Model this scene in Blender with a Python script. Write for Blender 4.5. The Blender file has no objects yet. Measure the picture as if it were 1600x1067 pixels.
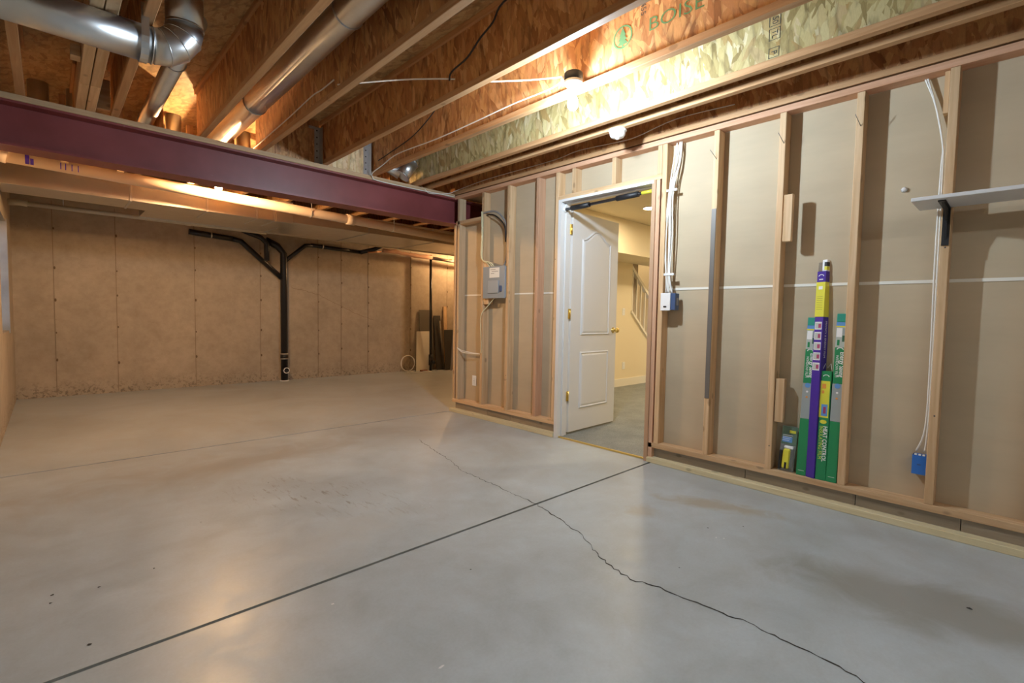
import bpy, bmesh, math, random
from mathutils import Vector, Matrix
random.seed(7)
S = bpy.context.scene
C = S.collection
PI = math.pi

# ------------------------------------------------------------------ camera
yaw, pit, rol = math.radians(43.587), math.radians(-2.987), math.radians(1.026)
fw = Vector((math.sin(yaw)*math.cos(pit), math.cos(yaw)*math.cos(pit), math.sin(pit)))
rt = fw.cross(Vector((0, 0, 1))).normalized(); up = rt.cross(fw)
r2 = rt*math.cos(rol)+up*math.sin(rol); u2 = -rt*math.sin(rol)+up*math.cos(rol)
cam = bpy.data.cameras.new('camera'); cam.sensor_width = 36; cam.lens = 760.9*36/1600
cam.clip_start = 0.02
co = bpy.data.objects.new('camera', cam); C.objects.link(co)
M = Matrix((r2, u2, -fw)).transposed().to_4x4(); M.translation = Vector((0, 0, 1.1))
co.matrix_world = M
S.camera = co

# ------------------------------------------------------------------ world, exposure
w = bpy.data.worlds.new('world'); S.world = w; w.use_nodes = True
w.node_tree.nodes['Background'].inputs[0].default_value = (.6, .7, .9, 1)
w.node_tree.nodes['Background'].inputs[1].default_value = 1.0
S.view_settings.view_transform = 'Standard'; S.view_settings.look = 'None'
S.view_settings.gamma = 1; S.view_settings.use_curve_mapping = False
S.view_settings.exposure = 0.0
S.cycles.use_denoising = True
S.cycles.max_bounces = 10; S.cycles.diffuse_bounces = 6; S.cycles.glossy_bounces = 4
S.cycles.sample_clamp_indirect = 6
COOL = (.80, .97, 1.12); FILL = (.92, .97, 1.0); WARM = (1, .60, .28); CREAM = (1, .80, .52)
E_COOL, E_WARM, E_WARM2, E_FILL, E_CAN = 1950, 2250, 1100, 42, 390

# ------------------------------------------------------------------ materials
def mat(name, col=(.8, .8, .8), rough=.6, metal=0, emit=None, estr=0, coat=0):
    m = bpy.data.materials.new(name); m.use_nodes = True
    b = m.node_tree.nodes['Principled BSDF']
    b.inputs['Base Color'].default_value = (*col, 1); b.inputs['Roughness'].default_value = rough
    b.inputs['Metallic'].default_value = metal; b.inputs['Coat Weight'].default_value = coat
    if emit: b.inputs['Emission Color'].default_value = (*emit, 1); b.inputs['Emission Strength'].default_value = estr
    return m
class NT:
    def __init__(s, m): s.t = m.node_tree; s.b = s.t.nodes['Principled BSDF']
    def n(s, ty, **k):
        d = s.t.nodes.new(ty)
        for a, v in k.items():
            if a in d.inputs: d.inputs[a].default_value = v
            else: setattr(d, a, v)
        return d
    def l(s, a, b): s.t.links.new(a, b)
    def coords(s, scale=(1, 1, 1), rnd=True, rot=(0, 0, 0)):
        tc = s.n('ShaderNodeTexCoord'); mp = s.n('ShaderNodeMapping'); mp.inputs['Scale'].default_value = scale
        mp.inputs['Rotation'].default_value = rot
        if rnd:
            oi = s.n('ShaderNodeObjectInfo'); vm = s.n('ShaderNodeVectorMath', operation='MULTIPLY_ADD')
            s.l(oi.outputs['Random'], vm.inputs[0]); vm.inputs[1].default_value = (37, 53, 71)
            s.l(tc.outputs['Object'], vm.inputs[2]); s.l(vm.outputs[0], mp.inputs[0])
        else: s.l(tc.outputs['Object'], mp.inputs[0])
        return mp.outputs[0]
    def noise(s, vec, sc=5, det=4, ro=.55, dist=0):
        n = s.n('ShaderNodeTexNoise'); n.inputs['Scale'].default_value = sc; n.inputs['Detail'].default_value = det
        n.inputs['Roughness'].default_value = ro; n.inputs['Distortion'].default_value = dist
        s.l(vec, n.inputs['Vector']); return n.outputs['Fac']
    def ramp(s, fac, stops, interp='LINEAR'):
        r = s.n('ShaderNodeValToRGB'); e = r.color_ramp.elements; r.color_ramp.interpolation = interp
        while len(e) < len(stops): e.new(.5)
        for i, (p, c) in enumerate(stops):
            e[i].position = p; e[i].color = (*c, 1) if len(c) == 3 else c
        s.l(fac, r.inputs[0]); return r.outputs[0]
    def mix(s, a, b, f, mode='MIX'):
        m = s.n('ShaderNodeMix', data_type='RGBA', blend_type=mode)
        for inp, v in ((m.inputs[0], f), (m.inputs[6], a), (m.inputs[7], b)):
            if isinstance(v, (int, float)): inp.default_value = v
            elif isinstance(v, tuple): inp.default_value = (*v, 1)
            else: s.l(v, inp)
        return m.outputs[2]
    def bump(s, h, st=.3, d=.01):
        b = s.n('ShaderNodeBump'); b.inputs['Strength'].default_value = st; b.inputs['Distance'].default_value = d
        s.l(h, b.inputs['Height']); s.l(b.outputs[0], s.b.inputs['Normal'])
    def col(s, c): s.l(c, s.b.inputs['Base Color'])
    def math(s, op, a, b=0, clamp=False):
        m = s.n('ShaderNodeMath', operation=op, use_clamp=clamp)
        for i, v in enumerate((a, b)):
            if isinstance(v, (int, float)): m.inputs[i].default_value = v
            else: s.l(v, m.inputs[i])
        return m.outputs[0]

def wood(name, axis, light, dark, tint=.12):
    m = mat(name, rough=.65); t = NT(m)
    sc = [1, 1, 1]; sc = [14, 14, 14]; sc[axis] = .7
    v = t.coords(tuple(sc))
    g = t.noise(v, 2.2, 5, .6, .6)
    c = t.ramp(g, [(.25, dark), (.5, tuple((a+b)/2 for a, b in zip(light, dark))), (.72, light)])
    sc2 = [9, 9, 9]; sc2[axis] = 5
    vo = t.n('ShaderNodeTexVoronoi', feature='F1'); t.l(t.coords(tuple(sc2)), vo.inputs['Vector']); vo.inputs['Scale'].default_value = 1.0
    k = t.ramp(vo.outputs['Distance'], [(.0, (1, 1, 1)), (.10, (.8, .8, .8)), (.15, (0, 0, 0))])
    c = t.mix(c, tuple(x*.35 for x in dark), t.math('MULTIPLY', k, .55))
    oi = t.n('ShaderNodeObjectInfo')
    hv = t.n('ShaderNodeHueSaturation'); t.l(c, hv.inputs['Color'])
    t.l(t.math('ADD', t.math('MULTIPLY', oi.outputs['Random'], tint*2), 1-tint), hv.inputs['Value'])
    t.col(hv.outputs[0]); t.bump(g, .25, .002)
    return m
PL, PD = (.74, .53, .32), (.50, .30, .14)
wX, wY, wZ = (wood('pine_wood_'+'xyz'[i], i, PL, PD) for i in range(3))
RL, RD = (.68, .42, .27), (.50, .28, .16)
wZr = wood('reddish_wood', 2, RL, RD); wYr = wood('pinkish_pine', 1, (.68, .40, .26), (.50, .26, .14))
wYt = wood('treated_wood', 1, (.80, .72, .48), (.62, .54, .32))
wYd = wood('grey_spacer_wood', 1, (.40, .36, .30), (.26, .23, .19))
wZg = wood('grey_weathered_wood', 2, (.60, .45, .29), (.44, .32, .19))
wYf = wood('flange_wood', 1, (.60, .36, .18), (.40, .20, .08)); wXf = wood('plate_wood', 0, (.58, .42, .26), (.38, .25, .13))

def osb(name, cols, flat=False, sx=1.0):
    m = mat(name, rough=.55); t = NT(m)
    outs = []
    for rot, s in ((.10, 1), (-.45, .85), (.55, .7)):
        m1 = t.n('ShaderNodeMapping'); m1.inputs['Scale'].default_value = (12, 34, 12) if flat else (36, 36*s*sx, 9*s)
        t.l(t.coords(rot=(0, 0, rot+1.2) if flat else (rot, 0, 0)), m1.inputs[0]); v = m1.outputs[0]
        nn = t.n('ShaderNodeTexNoise'); nn.inputs['Scale'].default_value = .9; nn.inputs['Detail'].default_value = 2
        t.l(v, nn.inputs['Vector'])
        va = t.n('ShaderNodeVectorMath', operation='MULTIPLY_ADD'); t.l(nn.outputs['Color'], va.inputs[0])
        va.inputs[1].default_value = (1.1, 1.1, 1.1); t.l(v, va.inputs[2])
        vo = t.n('ShaderNodeTexVoronoi'); t.l(va.outputs[0], vo.inputs['Vector']); vo.inputs['Scale'].default_value = 1
        sp = t.n('ShaderNodeSeparateColor'); t.l(vo.outputs['Color'], sp.inputs[0]); outs.append((sp, vo))
    a = t.ramp(outs[0][0].outputs[0], [(i/(len(cols)-1), c) for i, c in enumerate(cols)])
    b = t.ramp(outs[1][0].outputs[0], [(i/(len(cols)-1), c) for i, c in enumerate(cols)])
    c2 = t.ramp(outs[2][0].outputs[0], [(i/(len(cols)-1), c) for i, c in enumerate(cols)])
    f1 = t.ramp(outs[0][0].outputs[1], [(.45, (0, 0, 0)), (.5, (1, 1, 1))])
    f2 = t.ramp(outs[2][0].outputs[1], [(.62, (0, 0, 0)), (.66, (1, 1, 1))])
    c = t.mix(t.mix(a, b, f1), c2, f2)
    g = t.noise(t.coords((30, 160, 30) if not flat else (60, 60, 60)), 1.5, 4)
    c = t.mix(c, t.ramp(g, [(.3, (.75, .68, .6)), (.7, (1.15, 1.15, 1.15))]), .4, 'MULTIPLY')
    ed = t.ramp(outs[0][1].outputs['Distance'], [(.55, (0, 0, 0)), (.9, (1, 1, 1))])
    c = t.mix(c, tuple(x*.35 for x in cols[0]), t.math('MULTIPLY', ed, .5))
    t.col(c); t.bump(outs[0][0].outputs[2], .25, .002)
    return m
osb_o = osb('osb_orange', [(.30, .12, .04), (.50, .24, .09), (.62, .35, .14), (.44, .19, .07), (.70, .42, .20)])
osb_y = osb('osb_yellow', [(.26, .19, .07), (.46, .37, .16), (.55, .47, .24), (.38, .25, .09), (.66, .58, .36)])
osb_p = osb('osb_lit', [(.55, .36, .16), (.72, .55, .30), (.80, .66, .42), (.58, .34, .16), (.82, .70, .48)])  # lighter copy of the orange OSB, lamplight put into the colour
osb_s = osb('subfloor_osb', [(.36, .22, .10), (.50, .34, .16), (.56, .40, .20), (.42, .25, .11)], flat=True)

# concrete floor
m_floor = mat('floor_concrete'); t = NT(m_floor)
v = t.coords((1, 1, 1), rnd=False)
n1 = t.noise(v, .9, 6, .6, .8); n2 = t.noise(v, 5, 6, .65, .4); n3 = t.noise(v, 90, 3, .6)
c = t.ramp(n1, [(.28, (.39, .425, .44)), (.5, (.46, .515, .55)), (.7, (.52, .58, .62))])
c = t.mix(c, t.ramp(n2, [(.3, (.84, .82, .78)), (.65, (1.06, 1.06, 1.06))]), .7, 'MULTIPLY')
c = t.mix(c, t.ramp(n3, [(.3, (.93, .93, .93)), (.7, (1.04, 1.04, 1.04))]), .6, 'MULTIPLY')
def blob(cx, cy, rx, ry, rot, wob=.35, sc=2.5, hard=(.75, 1.0)):
    mp = t.n('ShaderNodeMapping', vector_type='TEXTURE'); mp.inputs['Location'].default_value = (cx, cy, 0)
    mp.inputs['Rotation'].default_value = (0, 0, rot); mp.inputs['Scale'].default_value = (rx, ry, 1)
    t.l(v, mp.inputs[0]); ln = t.n('ShaderNodeVectorMath', operation='LENGTH'); t.l(mp.outputs[0], ln.inputs[0])
    d = t.math('ADD', ln.outputs['Value'], t.math('MULTIPLY', t.math('SUBTRACT', t.noise(v, sc, 4, .6, 1), .5), wob*4))
    return t.ramp(d, [(hard[0], (1, 1, 1)), (hard[1], (0, 0, 0))])
c = t.mix(c, (.265, .26, .225), t.math('MULTIPLY', blob(2.45, .25, .26, .62, .15, .30, 3.5, (.5, 1.1)), .72))
c = t.mix(c, (.36, .29, .17), t.math('MULTIPLY', blob(2.85, 1.2, .10, .42, .35, .5, 7, (.3, 1.0)), .55))
c = t.mix(c, (.38, .31, .20), t.math('MULTIPLY', blob(2.45, 1.45, .12, .10, 0, .5, 9, (.3, 1)), .4))
c = t.mix(c, (.22, .19, .16), t.math('MULTIPLY', t.math('MULTIPLY', blob(1.15, 2.85, .35, .75, .5, .4, 3, (.2, 1.0)),
      t.ramp(t.noise(t.coords((26, 5, 1), rnd=False, rot=(0, 0, .5)), 1.2, 4, .7), [(.56, (0, 0, 0)), (.64, (1, 1, 1))])), .7))
c = t.mix(c, (.55, .54, .50), t.math('MULTIPLY', blob(1.0, 2.3, .5, .25, .4, .5, 4, (.2, 1.1)), .35))
c = t.mix(c, (.34, .30, .24), t.math('MULTIPLY', blob(.9, 3.9, 1.3, .35, .1, .5, 3, (.2, 1.1)), .5))
t.col(c)
t.l(t.ramp(n2, [(.3, (.30, .30, .30)), (.7, (.46, .46, .46))]), t.b.inputs['Roughness'])
t.b.inputs['Specular IOR Level'].default_value = .5
t.bump(n3, .08, .002)

def concrete(name, base, spots=True):
    m = mat(name, rough=.85); t = NT(m); v = t.coords(rnd=False)
    a = t.noise(v, 1.3, 5, .6, .5); b = t.noise(v, 9, 5, .7); s = t.noise(v, 34, 3, .6)
    c = t.ramp(a, [(.3, tuple(x*.86 for x in base)), (.7, tuple(min(1, x*1.12) for x in base))])
    c = t.mix(c, t.ramp(b, [(.3, (.86, .84, .8)), (.6, (1.05, 1.05, 1.05))]), .8, 'MULTIPLY')
    tc = t.n('ShaderNodeTexCoord'); sx = t.n('ShaderNodeSeparateXYZ'); t.l(tc.outputs['Object'], sx.inputs[0])
    low = t.ramp(sx.outputs['Z'], [(0.0, (1, 1, 1)), (.22, (0, 0, 0))])      # dirt rising from the floor
    sp = t.ramp(s, [(.53, (0, 0, 0)), (.60, (1, 1, 1))])
    c = t.mix(c, tuple(x*.35 for x in base), t.math('MULTIPLY', t.math('MULTIPLY', low, sp), .8))
    sp2 = t.ramp(s, [(.70, (0, 0, 0)), (.76, (1, 1, 1))])
    c = t.mix(c, tuple(x*.45 for x in base), t.math('MULTIPLY', sp2, .5))
    t.col(c); t.bump(b, .2, .006); return m
m_wall = concrete('foundation_concrete', (.44, .37, .28))
m_seam = mat('form_seam', (.27, .205, .14), .9)
m_hole = mat('tie_hole', (.16, .11, .07), .9)

def paper(name, base):
    m = mat(name, rough=.7); t = NT(m); v = t.coords((1, 1, 3), rnd=False)
    a = t.noise(v, 1.5, 4); b = t.noise(t.coords((3, 3, 40), rnd=False), 1, 3)
    c = t.ramp(a, [(.3, tuple(x*.92 for x in base)), (.7, tuple(x*1.06 for x in base))])
    c = t.mix(c, t.ramp(b, [(.3, (.97, .97, .96)), (.7, (1.02, 1.02, 1.02))]), .4, 'MULTIPLY')
    t.col(c); t.b.inputs['Specular IOR Level'].default_value = .3; return m
m_paper = paper('drywall_backing_paper', (.515, .422, .292))
m_tape = mat('white_tape', (.80, .78, .70), .6)
m_cream = mat('cream_paint', (.80, .70, .50), .7)
m_white = mat('white_paint', (.74, .74, .74), .4)
m_trimw = mat('trim_white', (.82, .78, .68), .45)
m_carpet = mat('carpet', (.25, .26, .24), .95); t = NT(m_carpet)
v = t.coords(rnd=False); a = t.noise(v, 160, 3, .7); b = t.noise(v, 5, 4)
t.col(t.mix(t.ramp(a, [(.3, (.16, .175, .17)), (.7, (.34, .35, .33))]), t.ramp(b, [(.3, (.8, .8, .8)), (.7, (1.1, 1.1, 1.1))]), .8, 'MULTIPLY')); t.bump(a, .6, .004)

def metal(name, col, rough, sc=6):
    m = mat(name, col, rough, 1); t = NT(m); v = t.coords()
    a = t.noise(v, sc, 2, .5); t.l(t.ramp(a, [(.3, (rough*.9,)*3), (.7, (min(1, rough*1.2),)*3)]), t.b.inputs['Roughness'])
    t.col(t.ramp(t.noise(v, sc*3, 3), [(.3, tuple(x*.93 for x in col)), (.7, col)])); return m
m_galv = metal('galvanised_steel', (.66, .68, .70), .32)
m_galv2 = metal('galvanised_sheet', (.66, .63, .56), .36, 3)
m_hang = metal('hanger_steel', (.55, .58, .60), .5)
m_beam = mat('maroon_primer', (.2, .05, .05), .42); t = NT(m_beam); v = t.coords(rnd=False)
c = t.ramp(t.noise(v, 2, 4), [(.3, (.17, .037, .036)), (.7, (.25, .062, .065))])
s = t.ramp(t.noise(t.coords((3, 1, 9), rnd=False), 3, 5, .75), [(.69, (0, 0, 0)), (.73, (1, 1, 1))])
t.col(t.mix(c, (.40, .30, .28), t.math('MULTIPLY', s, .5)))
m_pvc = mat('tan_pipe', (.74, .60, .46), .4)
m_pvcw = mat('pale_conduit', (.60, .56, .44), .45)
m_abs = mat('black_abs', (.012, .012, .014), .32)
m_white_pl = mat('white_plastic', (.85, .85, .84), .4)
m_cable = mat('white_cable', (.80, .79, .74), .5)
m_cabley = mat('yellowish_cable', (.72, .70, .46), .5)
m_cableg = mat('grey_cable', (.28, .27, .26), .5)
m_black = mat('black_rubber', (.015, .015, .017), .5)
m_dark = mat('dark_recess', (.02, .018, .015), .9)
m_joint = mat('joint_sealant', (.075, .08, .075), .8)
m_crack = mat('crack_dark', (.045, .042, .038), .95)
m_panelg = mat('panel_grey', (.26, .31, .36), .45); m_panelg2 = mat('panel_grey_door', (.33, .38, .43), .4)
m_label = mat('paper_label', (.78, .80, .78), .6); m_ink = mat('ink_black', (.05, .05, .06), .7)
m_blue = mat('blue_plastic', (.03, .16, .55), .45); m_navy = mat('navy_box', (.05, .09, .20), .5)
m_brass = mat('brass', (.80, .60, .20), .3, 1); m_nail = mat('nail_steel', (.12, .11, .11), .5, .8)
m_strip = mat('dull_strip', (.17, .155, .14), .5, .3)
m_green = mat('print_green', (.10, .22, .09), .8); m_blk2 = mat('print_black', (.06, .06, .05), .8)
m_bulb = mat('bulb_cool', (1, 1, 1), .4, 0, COOL, E_COOL); m_bulbw = mat('bulb_warm', (1, 1, 1), .4, 0, WARM, E_WARM)
m_bulbw2 = mat('bulb_warm_far', (1, 1, 1), .4, 0, WARM, E_WARM2); m_fill = mat('fill_glow', (1, 1, 1), .4, 0, FILL, E_FILL)
m_can = mat('can_light', (1, 1, 1), .4, 0, CREAM, E_CAN)
m_porc = mat('porcelain', (.85, .85, .83), .25)
# package inks
k_green = mat('package_green', (.02, .24, .09), .35); k_teal = mat('package_teal', (.03, .30, .22), .35)
k_purple = mat('package_purple', (.055, .02, .30), .35); k_yellow = mat('package_yellow', (.72, .68, .06), .4)
k_grey = mat('package_silver', (.32, .36, .36), .4); k_photo = mat('package_photo', (.45, .50, .46), .4)
k_white = mat('package_white', (.85, .85, .85), .4); k_red = mat('package_red', (.35, .05, .14), .4)
k_orange = mat('package_orange', (.75, .30, .06), .4); k_lblue = mat('package_blue', (.12, .30, .62), .4)
k_lyel = mat('package_lime', (.62, .75, .10), .4); k_dgrn = mat('photo_dark_green', (.04, .12, .07), .4)
m_clear = mat('clear_plastic', (.9, .92, .92), .08); NT(m_clear).b.inputs['Transmission Weight'].default_value = .9
NT(m_clear).b.inputs['IOR'].default_value = 1.15
m_glass = mat('window_glass', (.9, .93, .95), .1); NT(m_glass).b.inputs['Transmission Weight'].default_value = .95
m_insul = mat('insulation_foam', (.70, .40, .26), .8)
m_dboard = mat('dark_panel', (.055, .05, .042), .5); m_gboard = mat('olive_grey_panel', (.14, .125, .095), .55)
m_wboard = mat('white_board', (.78, .74, .62), .5)

# ------------------------------------------------------------------ mesh helpers
def link(name, bm, m, parent=None, origin=None, smooth=False):
    me = bpy.data.meshes.new(name)
    if origin is None:
        xs = [v.co for v in bm.verts]
        origin = Vector((sum(v.x for v in xs)/len(xs), sum(v.y for v in xs)/len(xs), min(v.z for v in xs)))
    origin = Vector(origin)
    bmesh.ops.translate(bm, verts=bm.verts, vec=-origin)
    bmesh.ops.recalc_face_normals(bm, faces=bm.faces)
    if smooth:
        for f in bm.faces: f.smooth = True
    bm.to_mesh(me); bm.free()
    if isinstance(m, (list, tuple)):
        for k in m: me.materials.append(k)
    else: me.materials.append(m)
    o = bpy.data.objects.new(name, me); C.objects.link(o)
    wl = origin.copy()
    if parent is not None:
        o.parent = parent; wl = origin - WL[parent.name]
    o.location = wl; WL[o.name] = origin
    return o
WL = {}
def empty(name, loc, **p):
    o = bpy.data.objects.new(name, None); C.objects.link(o); o.location = loc; o.empty_display_size = .05
    WL[o.name] = Vector(loc)
    for k, v in p.items(): o[k] = v
    return o
def thing(name, loc, label, cat, group=None):
    o = empty(name, loc, label=label, category=cat)
    if group: o['group'] = group
    return o
def tag(o, label, cat, group=None):
    o['label'] = label; o['category'] = cat
    if group: o['group'] = group
    return o
def bx(bm, x0, x1, y0, y1, z0, z1, bev=0, mi=0):
    vs = [bm.verts.new((x, y, z)) for x in (x0, x1) for y in (y0, y1) for z in (z0, z1)]
    F = [(0, 1, 3, 2), (4, 6, 7, 5), (0, 4, 5, 1), (2, 3, 7, 6), (0, 2, 6, 4), (1, 5, 7, 3)]
    fs = [bm.faces.new([vs[i] for i in f]) for f in F]
    for f in fs: f.material_index = mi
    if bev:
        es = list({e for f in fs for e in f.edges})
        bmesh.ops.bevel(bm, geom=es, offset=bev, segments=1, affect='EDGES', profile=.5)
    return fs
def box(name, x0, x1, y0, y1, z0, z1, m, parent=None, bev=0, **p):
    bm = bmesh.new(); bx(bm, min(x0, x1), max(x0, x1), min(y0, y1), max(y0, y1), min(z0, z1), max(z0, z1), bev)
    o = link(name, bm, m, parent)
    for k, v in p.items(): o[k] = v
    return o
def tube_bm(bm, pts, r, seg=8, caps=True, mi=0):
    pts = [Vector(p) for p in pts]; n = len(pts)
    rs = r if isinstance(r, (list, tuple)) else [r]*n
    T = [(pts[min(i+1, n-1)]-pts[max(i-1, 0)]).normalized() for i in range(n)]
    a = Vector((0, 0, 1)) if abs(T[0].z) < .9 else Vector((1, 0, 0))
    N = T[0].cross(a).normalized(); rings = []
    for i in range(n):
        N = (N - T[i]*N.dot(T[i])).normalized(); B = T[i].cross(N)
        rings.append([bm.verts.new(pts[i]+(N*math.cos(k*2*PI/seg)+B*math.sin(k*2*PI/seg))*rs[i]) for k in range(seg)])
    for i in range(n-1):
        for k in range(seg):
            f = bm.faces.new((rings[i][k], rings[i][(k+1) % seg], rings[i+1][(k+1) % seg], rings[i+1][k])); f.smooth = True; f.material_index = mi
    if caps: bm.faces.new(rings[0][::-1]).material_index = mi; bm.faces.new(rings[-1]).material_index = mi
def tube(name, pts, r, m, parent=None, seg=8, caps=True, **p):
    bm = bmesh.new(); tube_bm(bm, pts, r, seg, caps); o = link(name, bm, m, parent)
    for k, v in p.items(): o[k] = v
    return o
def smooth_path(pts, k=5):
    P = [Vector(p) for p in pts]; out = []
    for i in range(len(P)-1):
        a, b, c, d = P[max(i-1, 0)], P[i], P[i+1], P[min(i+2, len(P)-1)]
        for j in range(k):
            s = j/k; out.append(.5*((2*b)+(c-a)*s+(2*a-5*b+4*c-d)*s*s+(-a+3*b-3*c+d)*s**3))
    out.append(P[-1]); return out
def cable(name, pts, r, m, parent=None, **p): return tube(name, smooth_path(pts), r, m, parent, 7, **p)
def lathe(name, prof, centre, m, parent=None, seg=24, axis='Z', **p):
    bm = bmesh.new(); rings = []
    for r, h in prof:
        rr = []
        for k in range(seg):
            a = 2*PI*k/seg; x, y = max(r, 1e-4)*math.cos(a), max(r, 1e-4)*math.sin(a)
            q = {'Z': (x, y, h), 'X': (h, x, y), 'Y': (x, h, y)}[axis]
            rr.append(bm.verts.new(Vector(q)+Vector(centre)))
        rings.append(rr)
    for i in range(len(rings)-1):
        for k in range(seg):
            bm.faces.new((rings[i][k], rings[i][(k+1) % seg], rings[i+1][(k+1) % seg], rings[i+1][k])).smooth = True
    bm.faces.new(rings[0]); bm.faces.new(rings[-1]); bmesh.ops.remove_doubles(bm, verts=bm.verts, dist=2e-4)
    o = link(name, bm, m, parent)
    for k, v in p.items(): o[k] = v
    return o
def prism(name, poly, d0, d1, plane, m, parent=None):
    """poly in two axes, extruded d0..d1 along the third"""
    bm = bmesh.new(); f = {'XZ': lambda a, b, d: (a, d, b), 'YZ': lambda a, b, d: (d, a, b), 'XY': lambda a, b, d: (a, b, d)}[plane]
    A = [bm.verts.new(f(a, b, d0)) for a, b in poly]; B = [bm.verts.new(f(a, b, d1)) for a, b in poly]
    bm.faces.new(A); bm.faces.new(B[::-1]); n = len(poly)
    for i in range(n): bm.faces.new((A[i], A[(i+1) % n], B[(i+1) % n], B[i]))
    return link(name, bm, m, parent)
def text(name, s, org, xd, yd, size, m, parent, align='LEFT', sx=1.0, bold=0):
    cu = bpy.data.curves.new('t', 'FONT'); cu.body = s; cu.size = size; cu.align_x = align; cu.align_y = 'CENTER'; cu.offset = bold
    cu.resolution_u = 3
    to = bpy.data.objects.new('t', cu); C.objects.link(to)
    me = bpy.data.meshes.new_from_object(to.evaluated_get(bpy.context.evaluated_depsgraph_get()))
    bm = bmesh.new(); bm.from_mesh(me)
    org, xd, yd = Vector(org), Vector(xd).normalized(), Vector(yd).normalized()
    for v in bm.verts: v.co = org + xd*v.co.x*sx + yd*v.co.y
    bpy.data.objects.remove(to); bpy.data.curves.remove(cu); bpy.data.meshes.remove(me)
    return link(name, bm, m, parent)

# ================================================================== THE SETTING
JY = (1.925, 4.50)                                    # control joints in the slab
fl = box('floor', -.5, 7.2, -3.2, 8.4, -.14, -.012, m_joint); fl['kind'] = 'structure'
slab_edges = [-3.2, JY[0], JY[1], 8.4]
for i in range(3):
    y0, y1 = slab_edges[i]+(0, .0085, .008)[i], slab_edges[i+1]-(.0085, .008, 0)[i]
    bm = bmesh.new()
    bx(bm, -.5, 3.60 if i < 2 else 7.2, y0, y1, -.012, 0)
    link('concrete_slab', bm, m_floor, fl, origin=(0, 0, 0))
crack = [(2.34, 3.62), (2.307, 3.5), (2.224, 3.163), (2.19, 2.987), (2.101, 2.697), (2.084, 2.412), (2.068, 2.148), (2.053, 1.935), (2.001, 1.719), (1.937, 1.512), (1.889, 1.414),
         (1.838, 1.338), (1.79, 1.238), (1.754, 1.092), (1.788, 0.978), (1.795, 0.897), (1.802, 0.821), (1.811, 0.726), (1.827, 0.639), (1.817, 0.57), (1.805, 0.505), (1.815, 0.44), (1.799, 0.354), (1.787, 0.285), (1.78, .1), (1.80, -.2)]
bm = bmesh.new(); P = []
for i in range(len(crack)-1):
    a, b = Vector((*crack[i], .0006)), Vector((*crack[i+1], .0006)); n = max(3, int((b-a).length/.022))
    for j in range(n):
        q = a.lerp(b, j/n); q.x += random.uniform(-.009, .009); q.y += random.uniform(-.004, .004); P.append(q)
prev = None
for i, q in enumerate(P):
    wd = (.0022 if q.y > 2.0 else .0032)*random.uniform(.5, 1.5)
    a, b = bm.verts.new((q.x-wd, q.y-wd*.3, q.z)), bm.verts.new((q.x+wd, q.y+wd*.3, q.z))
    if prev: bm.faces.new((prev[0], prev[1], b, a))
    prev = (a, b)
o = link('floor_crack', bm, m_crack, fl); o['label'] = 'jagged dark crack crossing the grey slab'
bm = bmesh.new()                                      # specks of dried paint and grit
for (x, y, r) in [(.073, 2.059, .010), (-.014, 2.515, .010), (-.02, 2.45, .007), (.12, 2.47, .008), (2.56, .092, .011), (2.0, 1.0, .005), (1.3, 1.6, .005), (.3, 2.5, .006), (.55, 2.9, .005), (2.5, 1.1, .008), (2.66, .98, .006), (1.0, 3.3, .006)]:
    vs = [bm.verts.new((x+r*random.uniform(.4, 1)*math.cos(k*PI/3), y+r*random.uniform(.4, 1)*math.sin(k*PI/3), .0012)) for k in range(6)]
    bm.faces.new(vs)
link('grit', bm, m_crack, fl)['kind'] = 'stuff'
bm = bmesh.new()
for (x, y, r) in [(.754, 1.749, .010), (.866, 1.203, .014), (1.536, 2.338, .006), (1.56, 2.30, .005), (1.59, 2.34, .006), (1.75, 1.90, .006), (1.78, 1.86, .006), (2.42, 1.02, .009), (2.44, .99, .009), (.63, 3.5, .006)]:
    vs = [bm.verts.new((x+r*random.uniform(.5, 1)*math.cos(k*PI/3), y+.5*r*random.uniform(.5, 1)*math.sin(k*PI/3), .0012)) for k in range(6)]
    bm.faces.new(vs)
link('paint_chips', bm, m_white, fl)['kind'] = 'stuff'
box('floor', 3.36, 8.2, -1.2, 4.42, -.01, .012, m_carpet, None, kind='structure')

# foundation walls
wb = box('wall_back', -.5, 7.2, 8.22, 8.42, 0, 2.44, m_wall); wb['kind'] = 'structure'
for x in (.055, .651, 1.527, 2.396, 3.297, 3.699, 4.203, 5.085, 5.95):
    box('form_seam', x-.003, x+.003, 8.216, 8.221, .02, 2.4, m_seam, wb)
    bm = bmesh.new()
    for z in (.42, .85, 1.25, 1.62, 2.02):
        zz = z+random.uniform(-.06, .06); r = random.uniform(.010, .017)
        vs = [bm.verts.new((x+.01+r*.7*math.cos(k*PI/3), 8.2145, zz+r*1.3*math.sin(k*PI/3))) for k in range(6)]; bm.faces.new(vs)
    link('tie_hole', bm, m_hole, wb)['kind'] = 'stuff'
cr2 = [(2.86, 1.50), (3.05, 1.46), (3.3, 1.40), (3.5, 1.31), (3.75, 1.20), (3.95, 1.10), (4.2, 1.02), (4.35, .97)]
bm = bmesh.new(); prev = None
for i in range(len(cr2)-1):
    for j in range(6):
        s = j/6; x = cr2[i][0]*(1-s)+cr2[i+1][0]*s; z = cr2[i][1]*(1-s)+cr2[i+1][1]*s+random.uniform(-.008, .008)
        a, b = bm.verts.new((x, 8.2145, z-.003)), bm.verts.new((x, 8.2145, z+.003))
        if prev: bm.faces.new((prev[0], prev[1], b, a))
        prev = (a, b)
link('wall_crack', bm, m_seam, wb)
WY0, WY1, WZ0, WZ1 = 6.25, 7.28, .86, 1.98
bm = bmesh.new()
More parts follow.
